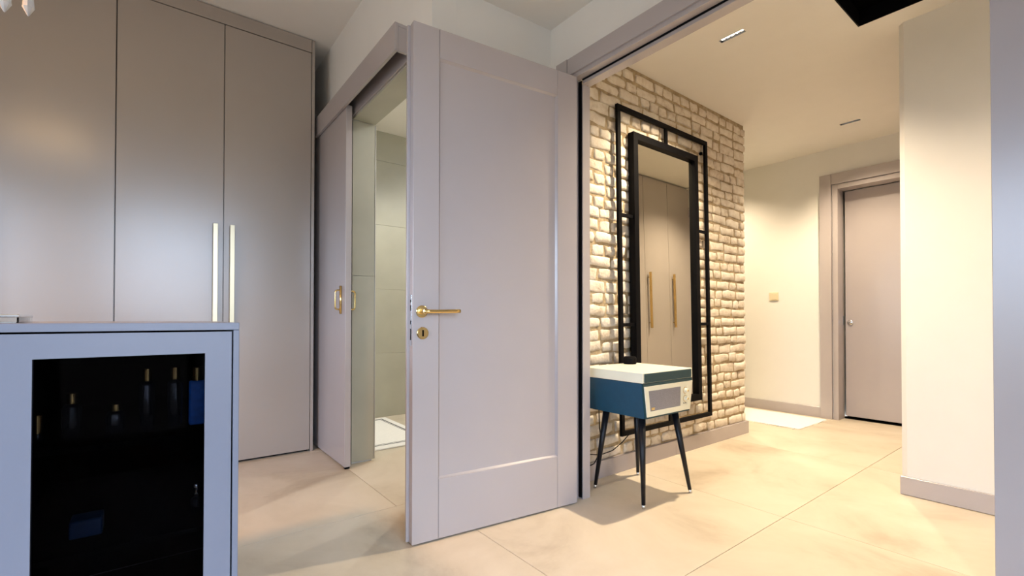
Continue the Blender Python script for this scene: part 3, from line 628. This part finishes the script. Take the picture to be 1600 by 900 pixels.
hole = [(2.061, 0.516), (2.404, 0.516), (2.411, 0.624), (2.046, 0.624)]
bz = trap('bezel', X0 + .007, X1 - .010, 0.648, BX_0 + .005, BX_1 - .006, 0.489, Y0 - .004, Y0 + .0018, 'cream', rp, hole)
trap('grille', 2.0462, 2.341, 0.6238, 2.0612, 2.338, 0.5162, Y0 - .0015, Y0 + .0016, 'grille', rp)
kp = trap('knob_panel', 2.342, 2.4105, 0.6238, 2.3395, 2.4035, 0.5162, Y0 - .0015, Y0 + .0016, 'cream', rp)
for zz in (0.598, 0.553):
    kb = lathe('knob', [(0.016, 0.0), (0.016, -0.003), (0.0125, -0.004), (0.0115, -0.016), (0.009, -0.018)], 'cream', rp, I4, 'y', (2.384, Y0 - .0017, zz), 24)
    lathe('knob_ring', [(0.0185, 0.0), (0.0185, -0.0015), (0.0165, -0.0018)], 'brass', kb, I4, 'y', (2.384, Y0 - .00155, zz), 24)
    lathe('knob_cap', [(0.0065, 0.0), (0.006, -0.0012)], 'brass', kb, I4, 'y', (2.384, Y0 - .0198, zz), 18)
for xx in (2.372, 2.390): lathe('jack', [(0.004, 0), (0.004, -0.0012)], 'black', kp, I4, 'y', (xx, Y0 - .0016, 0.527), 12)
box('badge', 2.072, 2.100, Y0 - .0035, Y0 - .0016, 0.521, 0.535, 'brass', bpy.data.objects['grille'], bev=0.0005)
box('hinge_strip', X0 + 0.02, X1 - 0.02, Y1 + 0.0005, Y1 + 0.004, 0.655, 0.675, 'brass', rp, bev=0.0005)
for (tx, ty), (fx, fy) in (((2.085, 1.560), (2.058, 1.530)), ((2.385, 1.560), (2.464, 1.506)), ((2.115, 1.830), (2.085, 1.897)), ((2.40, 1.835), (2.478, 1.885))):
    g = tube('leg', [(tx, ty, 0.4765), (fx + (tx - fx) * .06, fy + (ty - fy) * .06, 0.020)], [0.0200, 0.0105], 'legblack', rp, n=16)
    tube('foot_tip', [(fx + (tx - fx) * .055, fy + (ty - fy) * .055, 0.0195), (fx, fy, 0.0003)], [0.0100, 0.0090], 'chrome', g, n=14)
o = lathe('black_tin', [(0.036, 0.0005), (0.040, 0.006), (0.040, 0.040), (0.036, 0.042), (0.034, 0.047), (0.006, 0.049)], 'black', None, I4, 'z', (2.36, 1.855, 0.7195), 28)
tag(o, 'small round black tin standing on the cream lid by the mirror', 'tin')
o = tube('power_cord', [(2.17, 1.921, 0.55), (2.165, 1.935, 0.45), (2.175, 1.94, 0.33), (2.20, 1.945, 0.26), (2.185, 1.94, 0.19), (2.12, 1.935, 0.125), (2.045, 1.935, 0.115), (2.02, 1.94, 0.15), (2.03, 1.945, 0.20), (2.08, 1.95, 0.185), (2.20, 1.955, 0.16), (2.32, 1.96, 0.165), (2.42, 1.965, 0.20), (2.50, 1.97, 0.24)], 0.0032, 'black', n=8)
tag(o, 'thin black power cord looping behind the record player legs', 'cord')

# ------------------------------------------------------------------ ceiling fittings of the hall
for k, (lx, ly) in enumerate(HALL_LAMPS):
    o = tag(empty('recessed_downlight', (lx, ly, H_HALL)), ['lit five-lens slot downlight in the ceiling nearest the doorway', 'dark slot downlight in the ceiling near the entry door'][k], 'downlight', 'slot downlights in the hall ceiling')
    hb = bmesh.new(); x0, x1, y0, y1, zb, zt = lx - LW + .0004, lx + LW - .0004, ly - LL + .0004, ly + LL - .0004, H_HALL - 0.0006, H_HALL + 0.05
    b_slab(hb, 'z', zb, zt, [x0, x0 + .001, x1 - .001, x1], [y0, y0 + .001, y1 - .001, y1], lambda u, v: x0 + .001 < u < x1 - .001 and y0 + .001 < v < y1 - .001)
    hs = mk('housing', hb, 'black', o); box('housing_top', x0 + .001, x1 - .001, y0 + .001, y1 - .001, zt - 0.003, zt, 'black', o, bev=0)
    for i in range(5):
        yy = ly + (i - 2) * 0.0285
        lathe('lens', [(0.0128, 0.0), (0.0128, -0.012), (0.011, -0.0135)], 'led', o, I4, 'z', (lx, yy, H_HALL + 0.0235), 16)
o = tag(empty('ceiling_recess', (2.931, 0.605, H_HALL)), 'black rectangular recessed panel in the hall ceiling', 'ceiling panel')
x0, x1, y0, y1 = 2.601, 3.261, 0.301, 0.910
bm = bmesh.new(); b_slab(bm, 'z', H_HALL - 0.001, H_HALL + 0.10, [x0, x0 + .006, x1 - .006, x1], [y0, y0 + .006, y1 - .006, y1], lambda u, v: x0 + .006 < u < x1 - .006 and y0 + .006 < v < y1 - .006)
mk('frame', bm, 'black', o); box('back_plate', x0 + .006, x1 - .006, y0 + .006, y1 - .006, H_HALL + 0.085, H_HALL + 0.10, 'void', o, bev=0)

# light switch, rugs
o = tag(empty('light_switch', (FX, 2.292, 1.2)), 'ivory light switch on the white wall left of the entry door', 'switch')
box('plate', FX - 0.009, FX - 0.0005, 2.246, 2.338, 1.202, 1.294, 'plastic', o, bev=0.002); box('rocker', FX - 0.013, FX - 0.0092, 2.258, 2.312, 1.214, 1.282, 'plastic', o, bev=0.0015)
o = tag(empty('rug', (4.98, 2.6, 0)), 'white rug on the floor around the corner of the brick wall', 'rug')
bm = bmesh.new(); b_slab(bm, 'z', 0.0003, 0.009, [4.63 + .65 * i / 10 for i in range(11)], [1.755 + 1.8 * i / 20 for i in range(21)], NOHOLE)
for v in bm.verts: v.co.x += rng.uniform(-.006, .006) * (v.co.x < 4.64 or v.co.x > 5.27); v.co.y += rng.uniform(-.006, .006) * (v.co.y < 1.77)
mk('pile', bm, 'rug', o)
for i in range(14):
    y = 1.80 + i * 0.12; tube('tassel', [(4.632, y, 0.005), (4.612, y + rng.uniform(-.01, .01), 0.004), (4.598, y + rng.uniform(-.015, .015), 0.0035)], [0.003, 0.0035, 0.002], 'rug', o, n=6)
o = tag(empty('bath_rug', (1.55, 3.95, 0)), 'white bath rug with double black border on the bathroom floor', 'rug')
rx0, rx1, ry0, ry1 = 1.27, 1.86, 3.42, 4.49
box('pile', rx0, rx1, ry0, ry1, 0.0003, 0.012, 'rug', o, bev=0.003)
for ins, wd in ((0.060, 0.012), (0.082, 0.005)):
    bm = bmesh.new(); a, b2, c, d = rx0 + ins, rx1 - ins, ry0 + ins * 1.4, ry1 - ins
    b_slab(bm, 'z', 0.0122, 0.0132, [a, a + wd, b2 - wd, b2], [c, c + wd, d - wd, d], lambda u, v: a + wd < u < b2 - wd and c + wd < v < d - wd)
    mk('border_line', bm, 'rugline', o)
